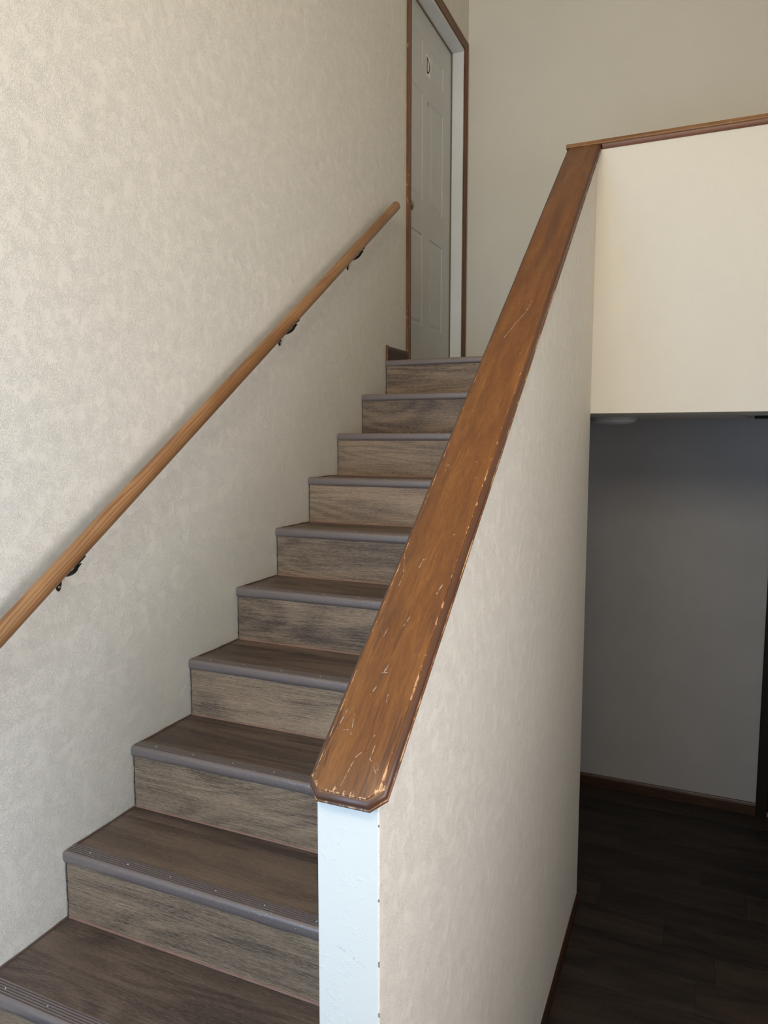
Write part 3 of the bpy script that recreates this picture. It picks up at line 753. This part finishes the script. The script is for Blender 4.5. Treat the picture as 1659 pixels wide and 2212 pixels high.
for yb in (-0.42, 0.305, 1.430, 2.040):
    zc = rail_z(yb); zp = zc - 0.076
    bk = None
    # oval wall plate
    bm = new_bm(); P = []
    for t_, sc_ in ((0.0, 1.0), (0.004, 1.0), (0.0065, 0.82)):
        P.append([bm.verts.new((t_, yb + 0.0105 * sc_ * math.cos(2 * PI * k / 20), zp + 0.034 * sc_ * math.sin(2 * PI * k / 20))) for k in range(20)])
    bm.faces.new(P[0]); bm.faces.new(P[2][::-1])
    for a, b in zip(P, P[1:]):
        for k in range(20): bm.faces.new((a[k], a[(k + 1) % 20], b[(k + 1) % 20], b[k]))
    br = obj('bracket', bm, 'bronze', hr, smooth=True)
    # curved arm
    bm = new_bm(); pts = []
    for i in range(13):
        s = i / 12
        x = 0.004 + 0.068 * math.sin(s * PI / 2) ** 0.9
        z = zp + 0.012 + (zc - 0.030 - zp - 0.012) * (1 - math.cos(s * PI / 2)) - 0.002 * math.sin(s * PI)
        pts.append((x, yb, z))
    tube(bm, pts, [0.009, 0.0075, 0.0062] + [0.0056] * 8 + [0.0085, 0.0125], 12)
    obj('arm', bm, 'bronze', br, smooth=True)
    # saddle strap hugging the underside of the rail
    bm = new_bm(); G = []
    for i in range(9):
        u = -0.014 + 0.026 * i / 8; wv = 0.62 if 0 < i < 8 else 0.35; ring = []
        for k in range(7):
            a = -PI / 2 + (k / 6 - 0.5) * 2 * wv
            for rr_ in (0.0225, 0.0262): ring.append((rr_ * math.cos(a), u, rr_ * math.sin(a)))
        G.append(ring)
    Rm = Matrix.Translation((0.07, yb, zc)) @ Matrix.Rotation(ang, 4, 'X')
    GV = [[bm.verts.new(Rm @ Vector(p)) for p in ring] for ring in G]
    for a, b in zip(GV, GV[1:]):
        for k in range(6):
            bm.faces.new((a[2*k], a[2*k+2], b[2*k+2], b[2*k])); bm.faces.new((a[2*k+1], a[2*k+3], b[2*k+3], b[2*k+1]))
        bm.faces.new((a[0], a[1], b[1], b[0])); bm.faces.new((a[12], a[13], b[13], b[12]))
    for e in (GV[0], GV[-1]):
        for k in range(6): bm.faces.new((e[2*k], e[2*k+1], e[2*k+3], e[2*k+2]))
    obj('saddle', bm, 'bronze', br, smooth=True)
    for dz in (-0.022,):
        bm = new_bm(); lathe(bm, [(0, 0.002), (0.003, 0.0015), (0.0042, 0.0), (0.0042, -0.002), (0, -0.002)], 12)
        bm.transform(Matrix.Translation((0.0062, yb, zp + dz)) @ Matrix.Rotation(PI / 2, 4, 'Y')); obj('screw', bm, 'steel', br, smooth=True)

# ================================================================ LOWER HALL DETAILS
bm = new_bm(); prism(bm, [(BACK_Y, HALL_Z), (BACK_Y, HALL_Z + 0.080), (BACK_Y - 0.005, HALL_Z + 0.078), (BACK_Y - 0.009, HALL_Z + 0.070), (BACK_Y - 0.012, HALL_Z + 0.060), (BACK_Y - 0.012, HALL_Z)], 0, 0.001, 1.957)
struct('baseboard_hall', bm, 'base', 'dark brown baseboard under the grey hall wall', 'baseboard')
bm = new_bm(); prism(bm, [(HW1, HALL_Z), (HW1 + 0.012, HALL_Z), (HW1 + 0.012, HALL_Z + 0.044), (HW1 + 0.008, HALL_Z + 0.056), (HW1 + 0.003, HALL_Z + 0.062), (HW1, HALL_Z + 0.062)], 1, 1.02, FASC_Y - 0.001)
struct('baseboard_middle', bm, 'base_y', 'thin dark baseboard at the foot of the half wall', 'baseboard')
# dark doorway at the right end of the grey wall
d2 = empty('door_2', (2.44, BACK_Y, HALL_Z), 'dark doorway with brown casing at the right end of the grey hall wall', 'door', kind='structure')
bm = new_bm(); box(bm, 1.958, 2.022, BACK_Y - 0.016, BACK_Y, HALL_Z, HALL_Z + 2.19); obj('casing', bm, 'dark_door', d2, bevel=0.004)
bm = new_bm(); box(bm, 2.853, 2.917, BACK_Y - 0.016, BACK_Y, HALL_Z, HALL_Z + 2.19); obj('casing', bm, 'dark_door', d2, bevel=0.004)
bm = new_bm(); box(bm, 2.022, 2.853, BACK_Y - 0.016, BACK_Y, HALL_Z + 2.126, HALL_Z + 2.19); obj('head_casing', bm, 'dark_door', d2, bevel=0.004)
bm = new_bm(); box(bm, 2.018, 2.857, BACK_Y + 0.05, BACK_Y + 0.09, HALL_Z + 0.004, HALL_Z + 2.126); obj('door_slab', bm, 'dark_door', d2, bevel=0.002)

# flush ceiling lamp under the landing
lamp = empty('ceiling_lamp', (1.085, 3.22, HALL_C), 'round frosted flush ceiling lamp, unlit, in the hall next to the half wall', 'lamp')
bm = new_bm(); lathe(bm, [(0, 0), (0.130, 0), (0.133, -0.006), (0.130, -0.016), (0.122, -0.018), (0, -0.018)], 48); bm.transform(Matrix.Translation(lamp.location)); obj('base_ring', bm, 'vent', lamp, smooth=True)
bm = new_bm(); lathe(bm, [(0.120, -0.018), (0.122, -0.024), (0.112, -0.031), (0.088, -0.038), (0.055, -0.043), (0.02, -0.0452), (0, -0.0455)], 48); bm.transform(Matrix.Translation(lamp.location)); obj('glass_dome', bm, 'lamp', lamp, smooth=True)
# ceiling air register, cut by the right edge of the frame
vent = empty('ceiling_vent', (1.87, 3.10, HALL_C), 'grey ceiling air vent with dark slots at the right edge of the hall', 'vent')
bm = new_bm(); box(bm, 1.745, 2.02, 3.02, 3.20, HALL_C - 0.004, HALL_C); obj('frame', bm, 'vent', vent, bevel=0.0015)
for i in range(4):
    bm = new_bm(); yy = 3.045 + i * 0.034
    prism(bm, [(yy, HALL_C - 0.004), (yy + 0.004, HALL_C - 0.004), (yy + 0.013, HALL_C - 0.017), (yy + 0.010, HALL_C - 0.018)], 0, 1.795, 2.01); obj('slat', bm, 'black', vent)
bm = new_bm(); tube(bm, [(1.752, 3.05, HALL_C - 0.006), (1.785, 3.05, HALL_C - 0.006), (1.765, 3.05, HALL_C - 0.020)], 0.0014, 6); obj('lever', bm, 'black', vent)

# ================================================================ FRONT DOOR AND HIGH WINDOW (behind the camera)
d3 = empty('door_3', (0.62, FRONT_Y - 0.07, ENTRY_Z), 'glazed front door behind the camera', 'door', kind='structure')
bm = new_bm()
wall_with_holes(bm, 1, FRONT_Y - 0.10, FRONT_Y - 0.055, 0.17, 1.07, ENTRY_Z + 0.003, 1.80, [(0.25, 0.99, 0.24, 1.73)]); obj('door_slab', bm, 'jamb', d3, bevel=0.002)
bm = new_bm(); box(bm, 0.245, 0.995, FRONT_Y - 0.08, FRONT_Y - 0.076, 0.235, 1.735); obj('pane', bm, 'glass', d3)
bm = new_bm(); wall_with_holes(bm, 1, FRONT_Y - 0.12, FRONT_Y - 0.04, 0.132, 1.108, ENTRY_Z + 0.002, 1.838, [(0.168, 1.072, ENTRY_Z + 0.002, 1.802)]); obj('door_frame', bm, 'jamb', d3)
bm = new_bm(); lathe(bm, [(0.0, 0.0), (0.03, 0.0), (0.03, 0.006), (0.010, 0.010), (0.010, 0.03), (0.026, 0.042), (0.026, 0.056), (0, 0.062)], 24)
bm.transform(Matrix.Translation((0.21, FRONT_Y - 0.055, 0.80)) @ Matrix.Rotation(-PI / 2, 4, 'X')); obj('door_knob', bm, 'nickel', d3, smooth=True)
w1 = empty('window_1', (1.45, FRONT_Y - 0.07, 2.48), 'wide window high over the front door, behind the camera', 'window', kind='structure')
bm = new_bm(); wall_with_holes(bm, 1, FRONT_Y - 0.12, FRONT_Y - 0.05, 0.552, 2.348, 2.482, 3.618, [(0.60, 1.43, 2.53, 3.57), (1.47, 2.30, 2.53, 3.57)]); obj('window_frame', bm, 'jamb', w1, bevel=0.002)
for a, b in ((0.595, 1.435), (1.465, 2.305)):
    bm = new_bm(); box(bm, a, b, FRONT_Y - 0.09, FRONT_Y - 0.086, 2.525, 3.575); obj('pane', bm, 'glass', w1)
w2 = empty('added_window', (2.96, -0.60, 0.38), 'added window for the side fill light in the foyer wall, unseen, right of the frame', 'window', kind='structure')  # unseen window added to hold the side fill light
bm = new_bm(); wall_with_holes(bm, 0, 2.93, 2.99, -1.368, 0.168, 0.382, 1.918, [(-1.32, -0.62, 0.43, 1.87), (-0.58, 0.12, 0.43, 1.87)]); obj('window_frame', bm, 'jamb', w2, bevel=0.002)
for a, b in ((-1.325, -0.615), (-0.585, 0.125)):
    bm = new_bm(); box(bm, 2.958, 2.962, a, b, 0.425, 1.875); obj('pane', bm, 'glass', w2)
# ground outside
bm = new_bm(); box(bm, -12, 14, -22, FRONT_Y - 0.16, -0.42, -0.32)
struct('ground', bm, 'ceiling', 'pale concrete ground outside the front door', 'ground')
